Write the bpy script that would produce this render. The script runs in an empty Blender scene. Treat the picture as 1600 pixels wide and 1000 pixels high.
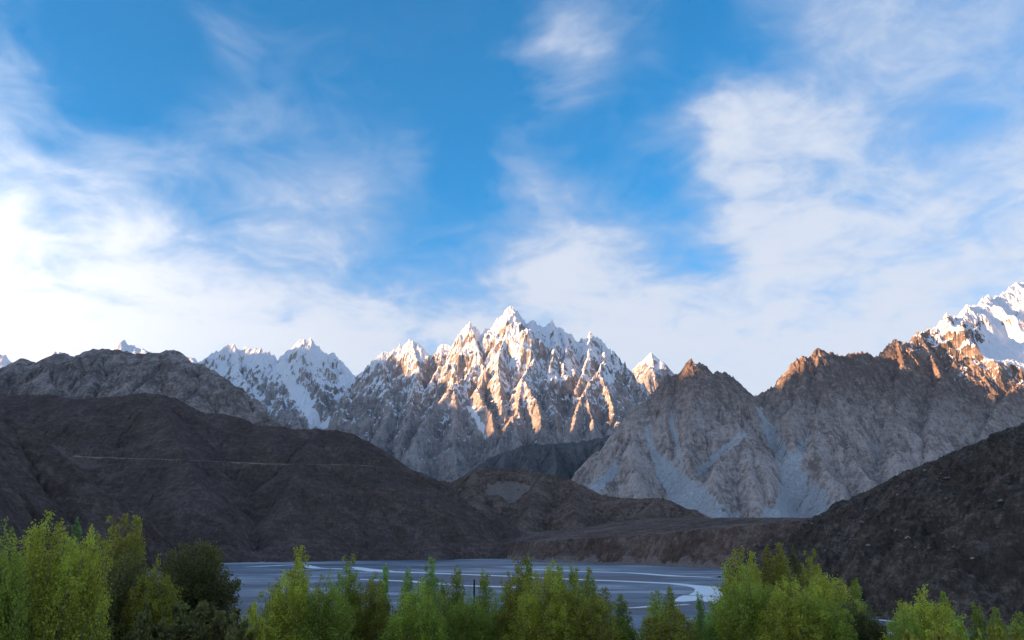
import bpy, math, random
import numpy as np
from mathutils import Vector, Matrix

S = bpy.context.scene
COL = S.collection
R = math.radians

# ------------------------------------------------------------------ camera
F = 1300.0                      # focal length in photograph pixels (1600 wide)
HORIZON = 845.0                 # photograph row of the horizon
CAMZ = 50.0                     # metres above the river plain
PITCH = math.atan((HORIZON - 500.0) / F)
cam_data = bpy.data.cameras.new('camera')
cam_data.sensor_width = 36.0
cam_data.lens = 36.0 * F / 1600.0
cam_data.clip_start = 0.5
cam_data.clip_end = 120000.0
cam = bpy.data.objects.new('camera', cam_data)
cam.location = (0, 0, CAMZ)
cam.rotation_euler = (math.pi / 2 + PITCH, 0, 0)
COL.objects.link(cam)
S.camera = cam

def direction(u, v):
    """World direction towards a pixel of the photograph."""
    cp, sp = math.cos(PITCH), math.sin(PITCH)
    return Vector((u - 800.0, F * cp - (500.0 - v) * sp, F * sp + (500.0 - v) * cp)).normalized()

def px(u, v, Y):
    """World point at forward distance Y seen at a pixel of the photograph."""
    d = direction(u, v)
    t = Y / d.y
    return (d.x * t, Y, CAMZ + d.z * t)

# ------------------------------------------------------------------ light
SUN_AZ = R(-106.0)               # measured from the view direction, negative = left
SUN_EL = R(8.0)
SUN_DIR = Vector((math.sin(SUN_AZ) * math.cos(SUN_EL), math.cos(SUN_AZ) * math.cos(SUN_EL), math.sin(SUN_EL)))
sun_data = bpy.data.lights.new('sun', 'SUN')
sun_data.energy = 3.8
sun_data.angle = R(0.5)
sun_data.color = (1.0, 0.56, 0.27)
sun = bpy.data.objects.new('sun', sun_data)
sun.rotation_euler = (-SUN_DIR).to_track_quat('-Z', 'Y').to_euler()
sun.location = (0, 0, 6000)
COL.objects.link(sun)

S.view_settings.view_transform = 'Standard'
S.view_settings.look = 'None'
S.view_settings.gamma = 1.0
S.view_settings.use_curve_mapping = False
S.view_settings.exposure = 2.22

S.render.engine = 'CYCLES'
S.cycles.use_denoising = True
S.cycles.max_bounces = 8
S.cycles.diffuse_bounces = 5
S.cycles.glossy_bounces = 2
S.cycles.transmission_bounces = 5
S.cycles.volume_bounces = 0
S.cycles.transparent_max_bounces = 8
S.cycles.caustics_reflective = False
S.cycles.caustics_refractive = False

# ------------------------------------------------------------------ node helpers
class Nodes:
    def __init__(self, tree):
        self.t = tree
        tree.nodes.clear()
    def n(self, kind, **kw):
        nd = self.t.nodes.new(kind)
        for k, v in kw.items():
            if k == 'ins':
                for key, val in v.items():
                    self.put(nd, key, val)
            else:
                setattr(nd, k, v)
        return nd
    def put(self, nd, key, val):
        sock = nd.inputs[key]
        if hasattr(val, 'is_output') or isinstance(val, bpy.types.NodeSocket):
            self.t.links.new(val, sock)
        else:
            sock.default_value = val
    def math(self, op, a, b=None, c=None, clamp=False):
        nd = self.n('ShaderNodeMath', operation=op, use_clamp=clamp)
        self.put(nd, 0, a)
        if b is not None: self.put(nd, 1, b)
        if c is not None: self.put(nd, 2, c)
        return nd.outputs[0]
    def vmath(self, op, a, b=None):
        nd = self.n('ShaderNodeVectorMath', operation=op)
        self.put(nd, 0, a)
        if b is not None: self.put(nd, 1, b)
        return nd.outputs['Value'] if op in ('DOT_PRODUCT', 'LENGTH') else nd.outputs['Vector']
    def smooth(self, x, a, b, lo=0.0, hi=1.0):
        nd = self.n('ShaderNodeMapRange', interpolation_type='SMOOTHSTEP')
        for k, v in (('Value', x), ('From Min', a), ('From Max', b), ('To Min', lo), ('To Max', hi)):
            self.put(nd, k, v)
        return nd.outputs['Result']
    def mix(self, f, a, b, blend='MIX'):
        nd = self.n('ShaderNodeMix', data_type='RGBA', blend_type=blend)
        self.put(nd, 0, f)
        self.put(nd, 6, a if not isinstance(a, tuple) or len(a) == 4 else a + (1,))
        self.put(nd, 7, b if not isinstance(b, tuple) or len(b) == 4 else b + (1,))
        return nd.outputs[2]
    def noise(self, vec, scale, detail=6.0, rough=0.55, distort=0.0, kind='FBM', lac=2.0):
        nd = self.n('ShaderNodeTexNoise', noise_type=kind)
        self.put(nd, 'Vector', vec)
        for k, v in (('Scale', scale), ('Detail', detail), ('Roughness', rough), ('Lacunarity', lac), ('Distortion', distort)):
            self.put(nd, k, v)
        return nd.outputs[0]

# ------------------------------------------------------------------ world
world = bpy.data.worlds.new('World')
S.world = world
world.use_nodes = True
W = Nodes(world.node_tree)
sky = W.n('ShaderNodeTexSky', sky_type='NISHITA', sun_disc=False)
sky.sun_elevation = SUN_EL
sky.sun_rotation = SUN_AZ
sky.altitude = 2500.0
sky.air_density = 1.0
sky.dust_density = 0.6
sky.ozone_density = 2.5
gen = W.n('ShaderNodeTexCoord').outputs['Generated']
sep = W.n('ShaderNodeSeparateXYZ', ins={0: gen})
up = sep.outputs[2]
clear = W.n('ShaderNodeHueSaturation', ins={'Hue': 0.492, 'Saturation': 1.8, 'Value': 0.80, 'Fac': 1.0, 'Color': sky.outputs[0]}).outputs[0]
# high cloud sheet: the view direction meets a flat layer overhead
dirn = W.vmath('NORMALIZE', gen)
upc = W.math('ADD', W.math('MAXIMUM', up, 0.0), 0.22)
qx = W.math('DIVIDE', sep.outputs[0], upc)
qy = W.math('DIVIDE', sep.outputs[1], upc)
q = W.n('ShaderNodeCombineXYZ', ins={0: qx, 1: qy, 2: 0.7}).outputs[0]
big = W.noise(q, 1.7, 4.0, 0.5, 0.5)
fine = W.noise(q, 6.0, 8.0, 0.62, 0.45)
tuft = W.noise(q, 15.0, 6.0, 0.6, 0.8)
cover = W.math('ADD', W.math('MULTIPLY', big, 0.40), W.math('MULTIPLY', fine, 0.62))
# cloud banks and openings: centre pixel, angular radius in degrees, weight
BANKS = [(-120, 500, 24, .16), (150, 340, 14, .03), (400, 290, 9, .05), (560, 190, 8, .09), (60, 260, 10, .05), (900, 200, 8, .03),
         (1180, 180, 4.2, .09), (1230, 280, 4.6, .09), (1100, 145, 3.5, .06), (875, 72, 2.4, .24), (1330, 200, 8, .03), (1440, 110, 10, .05), (1550, 15, 5, .10),
         (10, 150, 4, .16), (1400, 420, 14, .05), (420, 430, 12, .06), (900, 470, 10, .05), (800, 260, 4, .03),
         (350, 45, 17, -.40), (150, 140, 7, -.22), (745, 215, 4, -.30), (1110, 40, 5.5, -.34), (1000, 285, 5, -.26), (700, 20, 9, -.20),
         (690, 395, 5, -.26), (1035, 340, 4, -.08), (1040, 120, 4, -.10)]
rag = W.n('ShaderNodeTexNoise', ins={'Vector': q, 'Scale': 3.2, 'Detail': 6.0, 'Roughness': 0.58, 'Distortion': 0.4}).outputs['Color']
rag = W.vmath('MULTIPLY', W.vmath('SUBTRACT', rag, (.5, .5, .5)), (.28, .28, .28))
wdir = W.vmath('NORMALIZE', W.vmath('ADD', dirn, rag))
for u, v, rad, w in BANKS:
    dot = W.vmath('DOT_PRODUCT', wdir, tuple(direction(u, v)))
    cover = W.math('ADD', cover, W.smooth(W.math('ARCCOSINE', W.math('MINIMUM', dot, 0.99999)), R(rad * 1.7), 0.0, 0.0, w))
low = W.smooth(up, 0.50, 0.14, 0.06, 0.37)
cover = W.math('ADD', cover, low)
thin = W.smooth(cover, 0.27, 0.93)
puff = W.math('ADD', cover, W.math('MULTIPLY', W.math('SUBTRACT', tuft, 0.5), 0.34))
thick = W.smooth(puff, 0.56, 0.90)
veil = W.math('ADD', W.math('MULTIPLY', thin, 0.82), W.math('MULTIPLY', thick, 0.14), clamp=True)
# cloud brightens towards the low sun
sundot = W.vmath('DOT_PRODUCT', dirn, tuple(Vector((-0.97, 0.22, 0.10)).normalized()))
glow = W.math('POWER', W.smooth(sundot, 0.05, 1.05), 3.0)
veil_col = W.mix(thick, (1.06, 1.29, 1.75), (1.58, 1.73, 2.0))
cloud_col = W.mix(glow, veil_col, (4.6, 4.5, 4.35))
sky_mix = W.mix(veil, clear, cloud_col)
bg = W.n('ShaderNodeBackground', ins={'Color': sky_mix, 'Strength': 0.1})
W.t.links.new(bg.outputs[0], W.n('ShaderNodeOutputWorld').inputs[0])
world.cycles.sampling_method = 'MANUAL'
world.cycles.sample_map_resolution = 256

# ------------------------------------------------------------------ tags
def structure(o, label):
    o['kind'] = 'structure'
    o['label'] = label
    return o

def tag(o, label, category, group=None):
    o['label'] = label
    o['category'] = category
    if group: o['group'] = group
    return o

# ------------------------------------------------------------------ numpy noise
def _hash(ix, iy, seed):
    h = (ix.astype(np.int64) * 374761393 + iy.astype(np.int64) * 668265263 + seed * 974711) & 0xFFFFFFFF
    h = ((h ^ (h >> 13)) * 1274126177) & 0xFFFFFFFF
    h = ((h ^ (h >> 16)) * 2246822519) & 0xFFFFFFFF
    return (h ^ (h >> 15)) & 0xFFFF

def perlin(x, y, seed=0):
    ix = np.floor(x); iy = np.floor(y)
    fx = x - ix; fy = y - iy
    ux = fx * fx * fx * (fx * (fx * 6 - 15) + 10)
    uy = fy * fy * fy * (fy * (fy * 6 - 15) + 10)
    def g(ox, oy):
        a = _hash(ix + ox, iy + oy, seed) * (2 * math.pi / 65536.0)
        return np.cos(a) * (fx - ox) + np.sin(a) * (fy - oy)
    a = g(0, 0); b = g(1, 0); c = g(0, 1); d = g(1, 1)
    return ((a + (b - a) * ux) + ((c + (d - c) * ux) - (a + (b - a) * ux)) * uy) * 1.5

def fbm(x, y, octaves=5, seed=0, gain=0.5):
    r = np.zeros_like(x); amp = 1.0; f = 1.0
    for o in range(octaves):
        r += amp * perlin(x * f, y * f, seed + o * 17)
        amp *= gain; f *= 2.03
    return r

def ridged(x, y, octaves=5, seed=0, gain=0.5):
    r = np.zeros_like(x); amp = 1.0; f = 1.0; w = 1.0
    for o in range(octaves):
        n = 1.0 - np.abs(perlin(x * f, y * f, seed + o * 31))
        n = n * n * w
        r += amp * n
        w = np.clip(n * 1.6, 0, 1)
        amp *= gain; f *= 2.07
    return r

def sstep(a, b, x):
    t = np.clip((x - a) / (b - a), 0, 1)
    return t * t * (3 - 2 * t)

# ------------------------------------------------------------------ terrain
def receivers(h, cell):
    ny, nx = h.shape
    best = np.zeros_like(h); rec = np.arange(ny * nx).reshape(ny, nx); dist = np.full_like(h, cell)
    pad = np.pad(h, 1, mode='constant', constant_values=1e9)
    for oy in (-1, 0, 1):
        for ox in (-1, 0, 1):
            if ox == 0 and oy == 0: continue
            dd = cell * math.hypot(ox, oy)
            s = (h - pad[1 + oy:1 + oy + ny, 1 + ox:1 + ox + nx]) / dd
            m = s > best
            best[m] = s[m]
            rec[m] = (np.arange(ny * nx).reshape(ny, nx) + oy * nx + ox)[m]
            dist[m] = dd
    return rec.ravel(), dist.ravel()

def erode(h, cell, iters, K, m=0.5):
    """Stream-power incision: carves branching gullies; returns height and drainage area."""
    ny, nx = h.shape
    A = None
    for it in range(iters):
        rec, dist = receivers(h, cell)
        order = np.argsort(h.ravel(), kind='stable')
        ol = order.tolist(); rl = rec.tolist()
        acc = [cell * cell] * (ny * nx)
        for i in reversed(ol):
            r = rl[i]
            if r != i: acc[r] += acc[i]
        A = np.array(acc)
        f = (K * np.maximum(A - 4 * cell * cell, 0) ** m / dist)
        f = np.minimum(f, 3.0).tolist()
        hl = h.ravel().tolist()
        for i in ol:
            r = rl[i]
            if r != i:
                fi = f[i]
                hl[i] = (hl[i] + fi * hl[r]) / (1 + fi)
        h = np.array(hl).reshape(ny, nx)
    return h, A.reshape(ny, nx)

def talus(h, cell, limit, iters, mask=None):
    for _ in range(iters):
        d = np.zeros_like(h)
        for ax in (0, 1):
            g = np.diff(h, axis=ax)
            ex = np.sign(g) * np.maximum(np.abs(g) - limit * cell, 0) * 0.22
            if ax == 0: d[:-1] += ex; d[1:] -= ex
            else: d[:, :-1] += ex; d[:, 1:] -= ex
        h = h + (d if mask is None else d * mask)
    return h

BENCH = []

def to_px(x, y, z):
    cp, sp = math.cos(PITCH), math.sin(PITCH)
    z = z - CAMZ
    dep = y * cp + z * sp
    return 800 + F * x / dep, 500 - F * (z * cp - y * sp) / dep

def inside(poly, U, V):
    r = np.zeros(U.shape, dtype=bool)
    n = len(poly)
    for i in range(n):
        (xa, ya), (xb, yb) = poly[i], poly[(i + 1) % n]
        c = ((ya > V) != (yb > V)) & (U < (xb - xa) * (V - ya) / (yb - ya + 1e-9) + xa)
        r ^= c
    return r.astype(float)

def blur(a):
    p = np.pad(a, 1, mode='edge')
    return (p[:-2, 1:-1] + p[2:, 1:-1] + p[1:-1, :-2] + p[1:-1, 2:] + 2 * a) / 6.0

def mesh_from(name, verts, faces, mat, smooth=False, attrs=None):
    me = bpy.data.meshes.new(name)
    verts = np.ascontiguousarray(verts, dtype=np.float32); faces = np.ascontiguousarray(faces, dtype=np.int32)
    nf, k = faces.shape
    me.vertices.add(len(verts)); me.vertices.foreach_set('co', verts.ravel())
    me.loops.add(nf * k); me.loops.foreach_set('vertex_index', faces.ravel())
    me.polygons.add(nf)
    me.polygons.foreach_set('loop_start', np.arange(nf, dtype=np.int32) * k)
    me.polygons.foreach_set('use_smooth', np.full(nf, smooth, dtype=bool))
    for an, av in (attrs or {}).items():
        a = me.attributes.new(an, 'FLOAT', 'POINT')
        a.data.foreach_set('value', np.ascontiguousarray(av, dtype=np.float32).ravel())
    me.update(calc_edges=True)
    if mat: me.materials.append(mat)
    o = bpy.data.objects.new(name, me)
    COL.objects.link(o)
    return o

def grid_object(name, X, Y, Z, mat, attrs, floor=-20.0, smooth=False):
    ny, nx = X.shape
    v = np.stack([X, Y, Z], -1).reshape(-1, 3)
    i = np.arange(ny * nx).reshape(ny, nx)
    q = np.stack([i[:-1, :-1], i[:-1, 1:], i[1:, 1:], i[1:, :-1]], -1).reshape(-1, 4)
    zq = Z.ravel()[q].max(1)
    q = q[zq > floor]                       # nothing below the valley floor
    used = np.unique(q)
    remap = np.full(ny * nx, -1, dtype=np.int64); remap[used] = np.arange(len(used))
    at = {k: a.ravel()[used] for k, a in attrs.items()}
    return mesh_from(name, v[used], remap[q], mat, smooth, at)

def massif(name, bounds, cell, ridges, mat, label, seed=1, k=1.2, L=5000.0, noise_amp=60.0, noise_len=500.0,
           flute_amp=0.0, flute_len=160.0, jag=0.0, jag_len=60.0, ero=8, K=0.05, snow_line=None, snow_soft=400.0,
           fine_amp=4.0, fine_len=40.0, crag_amp=0.0, crag_len=140.0, snow_tilt=0.0, snow_x=0.0, snow_steep=.7, snow_flow=.8, cut=-6.0, talus_limit=None, scree_areas=(), snow_areas=(), bench=None, smooth=False, base_drop=0.0, crest_keep=220.0):
    """A mountain from its crest lines. ridges: lists of (u, v, distance); each crest sheds two slopes."""
    x0, x1, y0, y1 = bounds
    xs = np.arange(x0, x1, cell); ys = np.arange(y0, y1, cell)
    X, Y = np.meshgrid(xs, ys)
    X = X.astype(np.float64); Y = Y.astype(np.float64)
    wx = X + 0.22 * noise_len * fbm(X / noise_len, Y / noise_len, 3, seed + 5)
    wy = Y + 0.22 * noise_len * fbm(X / noise_len + 9.1, Y / noise_len + 3.3, 3, seed + 6)
    H = np.full_like(X, -1e5); SS = np.zeros_like(X); DD = np.full_like(X, 1e5)
    soff = 0.0
    for rd in ridges:
        kk = k
        if isinstance(rd, tuple): rd, kk = rd
        P = [np.array(px(*p)) for p in rd]
        for a, b in zip(P[:-1], P[1:]):
            e = b - a; l2 = e[0] ** 2 + e[1] ** 2 + 1e-6; ln = math.sqrt(l2)
            # keep to true positions near the crest, wander away from it
            t0 = np.clip(((X - a[0]) * e[0] + (Y - a[1]) * e[1]) / l2, 0, 1)
            d0 = np.hypot(X - a[0] - t0 * e[0], Y - a[1] - t0 * e[1])
            bl = np.clip(d0 / (noise_len * 0.8), 0, 1)
            qx = X + (wx - X) * bl; qy = Y + (wy - Y) * bl
            t = np.clip(((qx - a[0]) * e[0] + (qy - a[1]) * e[1]) / l2, 0, 1)
            d = np.hypot(qx - a[0] - t * e[0], qy - a[1] - t * e[1])
            z = a[2] + t * e[2] - kk * d / (1 + d / L)
            m = z > H
            H[m] = z[m]; DD[m] = d[m]; SS[m] = (soff + t * ln)[m]
            soff += ln
        soff += 997.0
    base = H.copy()
    far = sstep(0, crest_keep, DD)
    if noise_amp:
        H = H + noise_amp * far * (ridged(X / noise_len, Y / noise_len, 5, seed + 40) - 0.9)
    if flute_amp:
        fl = ridged(SS / flute_len + 0.35 * fbm(X / 300, Y / 300, 3, seed + 3), DD / (flute_len * 5.0), 4, seed + 60, 0.55)
        H = H + flute_amp * sstep(0, 260, DD) * (fl - 0.8)
    if jag:
        jn = ridged(SS / jag_len, np.zeros_like(SS) + 0.37, 4, seed + 80, 0.6)
        H = H + jag * (jn - 1.1) * np.exp(-DD / 90.0)
    A = np.full_like(H, cell * cell)
    if ero:
        H, A = erode(H, cell, ero, K)
    if crag_amp:
        H = H + crag_amp * (0.25 + 0.75 * far) * (ridged(X / crag_len + .3 * fbm(X / 200, Y / 200, 2, seed + 7), Y / crag_len, 5, seed + 140, .55) - 1.0)
    scree = np.zeros_like(H)
    snowfield = np.zeros_like(H)
    if scree_areas or snow_areas:
        jx = X + 16 * fbm(X / 70, Y / 70, 3, seed + 71); jy = Y + 16 * fbm(X / 70 + 5, Y / 70, 3, seed + 72)
        U, Vp = to_px(jx, jy, H)
        front = np.gradient(H, cell)[0] > -0.15           # slopes that face down the valley
        for area in scree_areas: scree = np.maximum(scree, inside(area, U, Vp) * front)
        for area in snow_areas: snowfield = np.maximum(snowfield, inside(area, U, Vp) * front)
        w = np.maximum(scree, snowfield)
        hb = H
        for _ in range(30): hb = blur(hb)
        rib = sstep(60, 25, H - hb)                          # rock ribs stay proud of the rubble
        w = w * rib; scree = scree * rib; snowfield = snowfield * rib
        for _ in range(10): w = blur(w)
        H = H - cell * 7.0 * w * (scree_areas != ())
        for _ in range(30): H = H + (blur(H) - H) * w      # loose material lies smooth
        scree = blur(scree); snowfield = blur(snowfield)
    if bench:
        us = np.linspace(bench[0][0], bench[-1][0], 160)
        vs = np.interp(us, [p[0] for p in bench], [p[1] for p in bench])
        L = []
        for u, v in zip(us, vs):
            d = direction(u, v); t = np.arange(y0 + cell, y1 - cell, cell * .5) / d.y
            hx, hy, hz = d.x * t, d.y * t, CAMZ + d.z * t
            ii = ((hy - y0) / cell).astype(int).clip(0, H.shape[0] - 1); jj = ((hx - x0) / cell).astype(int).clip(0, H.shape[1] - 1)
            below = np.nonzero(H[ii, jj] > hz)[0]
            if len(below): L.append((hx[below[0]], hy[below[0]], hz[below[0]]))
        L = np.array(L)
        for c in range(3): L[:, c] = np.convolve(np.pad(L[:, c], 6, mode='edge'), np.ones(13) / 13, 'valid')
        BENCH.append(L)
        bw = np.zeros_like(H); bz = np.zeros_like(H)
        for p, q2 in zip(L[:-1], L[1:]):
            for f in (0, .33, .66):
                m3 = p + (q2 - p) * f
                i0 = int((m3[1] - y0) / cell); j0 = int((m3[0] - x0) / cell)
                sl = (slice(max(i0 - 6, 0), i0 + 7), slice(max(j0 - 6, 0), j0 + 7))
                g = np.exp(-((X[sl] - m3[0]) ** 2 + (Y[sl] - m3[1]) ** 2) / 13.0 ** 2)
                up_ = g > bw[sl]
                bz[sl] = np.where(up_, m3[2], bz[sl]); bw[sl] = np.maximum(bw[sl], g)
        bench_w = np.clip(bw * 1.5, 0, 1)
    if talus_limit:
        H = talus(H, cell, talus_limit, 6)
    if fine_amp:
        H = H + fine_amp * (1 - 0.75 * scree) * (ridged(X / fine_len, Y / fine_len, 4, seed + 90) - 0.9)
    if bench: H = H + (bz - H) * bench_w
    gy, gx = np.gradient(H, cell)
    slope = np.hypot(gx, gy)
    flow = np.clip(np.log10(np.maximum(A, 1) / (cell * cell)) / 4.0, 0, 1)
    snow = np.zeros_like(H)
    if snow_line is not None:
        snow = (H - snow_line + snow_tilt * (X - snow_x)) / snow_soft - snow_steep * (slope - 1.15) + snow_flow * (flow - 0.15)
        snow = np.clip(snow * 0.5 + 0.5, 0, 1)
        snow = np.maximum(snow, snowfield * 1.4)
    o = grid_object(name, X, Y, H - base_drop, mat, {'snow': snow, 'scree': scree, 'steep': np.clip(slope / 3, 0, 1), 'flow': flow}, cut, smooth)
    structure(o, label)
    return o

# ------------------------------------------------------------------ materials
def new_mat(name):
    m = bpy.data.materials.new(name)
    m.use_nodes = True
    return m, Nodes(m.node_tree)

def rock_material(name, dark, mid, pale, scree_col=(.30, .32, .36), size=300.0, contrast=1.0, snow=True, snow_col=(.80, .83, .88), strata=0.35, bump=1.0, cap=None):
    m, N = new_mat(name)
    pos = N.n('ShaderNodeNewGeometry').outputs['Position']
    p = N.vmath('MULTIPLY', pos, (1 / size, 1 / size, 1 / size))
    n1 = N.noise(p, 1.0, 8, 0.6, 0.4)
    n2 = N.noise(p, 6.5, 8, 0.65, 0.3)
    st = N.noise(N.vmath('MULTIPLY', p, (1.0, 1.0, 7.0)), 2.2, 6, 0.6, 0.9)
    streak = N.noise(N.vmath('MULTIPLY', p, (9.0, 4.0, 1.1)), 1.6, 6, 0.62, 0.5)
    n3 = N.noise(p, 30.0, 4, 0.7, 0.2)
    v = N.math('ADD', N.math('MULTIPLY', n1, 0.8), N.math('MULTIPLY', n2, 0.8))
    v = N.math('ADD', v, N.math('MULTIPLY', st, strata))
    v = N.math('ADD', v, N.math('MULTIPLY', streak, 0.6))
    v = N.math('ADD', v, N.math('MULTIPLY', n3, 0.6))
    v = N.math('SUBTRACT', v, 0.5 * (0.8 + 0.8 + strata + 0.6 + 0.6) - 0.5)
    f1 = N.smooth(v, 0.5 - 0.34 / contrast, 0.50)
    f2 = N.smooth(v, 0.48, 0.5 + 0.34 / contrast)
    col = N.mix(f1, dark, mid)
    col = N.mix(f2, col, pale)
    if cap:
        hz = N.n('ShaderNodeSeparateXYZ', ins={0: pos}).outputs[2]
        hz = N.math('ADD', hz, N.math('MULTIPLY', N.math('SUBTRACT', n1, .5), 1100.0))
        col = N.mix(N.smooth(hz, cap[0], cap[1], 0.0, 0.85), col, N.mix(f2, cap[2], cap[3]))
    fl = N.n('ShaderNodeAttribute', attribute_name='flow').outputs['Fac']
    wash = N.smooth(N.math('ADD', fl, N.math('MULTIPLY', N.math('SUBTRACT', n2, .5), .5)), 0.34, 0.62, 0.0, 0.75)
    col = N.mix(wash, col, scree_col)
    sc = N.n('ShaderNodeAttribute', attribute_name='scree').outputs['Fac']
    grain = N.smooth(N.noise(p, 14.0, 5, 0.7), 0.3, 0.7, 0.72, 1.18)
    scc = N.mix(1.0, scree_col, N.n('ShaderNodeCombineXYZ', ins={0: grain, 1: grain, 2: grain}).outputs[0], 'MULTIPLY')
    col = N.mix(N.math('MULTIPLY', N.smooth(N.math('ADD', sc, N.math('MULTIPLY', N.math('SUBTRACT', n2, .5), 1.1)), .35, .65), 0.85), col, scc)
    rough = 0.92
    if snow:
        sn = N.n('ShaderNodeAttribute', attribute_name='snow').outputs['Fac']
        brk = N.math('ADD', N.math('MULTIPLY', N.noise(p, 3.2, 9, 0.66, 0.3), 1.15), N.math('MULTIPLY', N.noise(p, 20.0, 5, 0.65), 0.7))
        sf = N.smooth(N.math('ADD', sn, N.math('SUBTRACT', brk, 0.925)), 0.44, 0.62)
        col = N.mix(sf, col, snow_col)
    b = N.n('ShaderNodeBump', ins={'Strength': 0.8 * bump, 'Distance': size * 0.05,
                                  'Height': N.math('ADD', n2, N.math('MULTIPLY', streak, 0.6))})
    bs = N.n('ShaderNodeBsdfPrincipled', ins={'Base Color': col, 'Roughness': rough, 'Normal': b.outputs[0]})
    bs.inputs['Specular IOR Level'].default_value = 0.15
    N.t.links.new(bs.outputs[0], N.n('ShaderNodeOutputMaterial').inputs[0])
    return m

M_MAIN = rock_material('snowy_granite', (.16, .145, .14), (.30, .27, .26), (.45, .40, .375), scree_col=(.40, .38, .385), size=420.0, contrast=1.8)
M_CONE = rock_material('brown_schist', (.21, .165, .142), (.39, .315, .28), (.53, .45, .41), scree_col=(.46, .475, .49), size=260.0, contrast=2.1, cap=(650.0, 1300.0, (.14, .10, .08), (.30, .225, .18)))
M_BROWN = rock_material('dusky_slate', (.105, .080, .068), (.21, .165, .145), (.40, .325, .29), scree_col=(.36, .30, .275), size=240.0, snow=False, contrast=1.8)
M_RIDGE = rock_material('dark_ridge_rock', (.070, .066, .066), (.105, .10, .10), (.16, .152, .15), scree_col=(.16, .155, .155), size=260.0, snow=False, contrast=1.5)  # darker base tones than the massif rock behind
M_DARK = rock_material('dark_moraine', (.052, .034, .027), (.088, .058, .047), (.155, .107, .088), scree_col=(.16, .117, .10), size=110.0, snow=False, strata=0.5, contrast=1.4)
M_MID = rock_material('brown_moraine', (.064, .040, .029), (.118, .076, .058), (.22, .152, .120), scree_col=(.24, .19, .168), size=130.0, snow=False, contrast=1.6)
M_RIGHT = rock_material('black_scrub_slope', (.031, .024, .017), (.066, .049, .038), (.165, .122, .098), scree_col=(.21, .16, .13), size=42.0, snow=False, contrast=1.3)

# ------------------------------------------------------------------ valley floor
def ground_material():
    m, N = new_mat('river_gravel')
    pos = N.n('ShaderNodeNewGeometry').outputs['Position']
    p = N.vmath('MULTIPLY', pos, (1 / 520.0, 1 / 210.0, 1.0))
    a = N.noise(p, 1.0, 8, 0.58, 1.2)
    b = N.noise(N.vmath('MULTIPLY', pos, (1 / 150., 1 / 70., 1.)), 1.0, 6, 0.6, 1.0)
    v = N.math('ADD', N.math('MULTIPLY', a, .7), N.math('MULTIPLY', b, .35))
    col = N.mix(N.smooth(v, .49, .535), (.060, .064, .085), (.18, .20, .25))
    col = N.mix(N.smooth(v, .56, .61), col, (.38, .39, .42))
    bs = N.n('ShaderNodeBsdfPrincipled', ins={'Base Color': col, 'Roughness': N.smooth(v, .45, .6, .5, .85)})
    N.t.links.new(bs.outputs[0], N.n('ShaderNodeOutputMaterial').inputs[0])
    return m

G = 18000.0
plain = mesh_from('ground', np.array([(-G, -G, 0), (G, -G, 0), (G, G, 0), (-G, G, 0)]), np.array([(0, 1, 2, 3)]), ground_material())
structure(plain, 'wide grey gravel river plain across the valley floor')

def water_material():
    m, N = new_mat('silty_water')
    pos = N.n('ShaderNodeNewGeometry').outputs['Position']
    w = N.noise(N.vmath('MULTIPLY', pos, (1 / 9., 1 / 4., 1.)), 1.0, 5, .6)
    b = N.n('ShaderNodeBump', ins={'Strength': 1.0, 'Distance': 1.2, 'Height': w})
    bs = N.n('ShaderNodeBsdfPrincipled', ins={'Base Color': (.86, .87, .88, 1), 'Roughness': 0.5, 'Normal': b.outputs[0]})
    N.t.links.new(bs.outputs[0], N.n('ShaderNodeOutputMaterial').inputs[0])
    return m
M_WATER = water_material()

def ground_px(u, v):
    d = direction(u, v); t = -CAMZ / d.z
    return (d.x * t, d.y * t)

def channel(name, pts, label, z=0.05, wob=1.0, seed=0):
    """A river channel on the plain from (u, v, width in metres) along its middle line."""
    P = np.array([ground_px(u, v) + (w,) for u, v, w in pts])
    n = 90
    tt = np.linspace(0, len(P) - 1, n); i = np.minimum(tt.astype(int), len(P) - 2); f = (tt - i)
    f = f * f * (3 - 2 * f) * .5 + f * .5
    C = P[i] * (1 - f[:, None]) + P[i + 1] * f[:, None]
    T = np.gradient(C[:, :2], axis=0); T /= np.linalg.norm(T, axis=1)[:, None] + 1e-9
    Nn = np.stack([-T[:, 1], T[:, 0]], -1)
    s = np.cumsum(np.r_[0, np.linalg.norm(np.diff(C[:, :2], axis=0), axis=1)])
    w1 = C[:, 2] * .5 * (1 + .35 * wob * fbm(s / 60, s * 0 + .3, 3, seed)); w2 = C[:, 2] * .5 * (1 + .35 * wob * fbm(s / 60, s * 0 + 7.3, 3, seed))
    off = C[:, 2] * .4 * wob * fbm(s / 160, s * 0 + 3.3, 2, seed + 4)
    a = C[:, :2] + Nn * (w1 + off)[:, None]; b = C[:, :2] - Nn * (w2 - off)[:, None]
    V = np.zeros((2 * n, 3)); V[0::2, :2] = a; V[1::2, :2] = b; V[:, 2] = z
    Fq = np.array([(2 * j, 2 * j + 1, 2 * j + 3, 2 * j + 2) for j in range(n - 1)])
    return structure(mesh_from(name, V, Fq, M_WATER, True), label)

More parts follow.
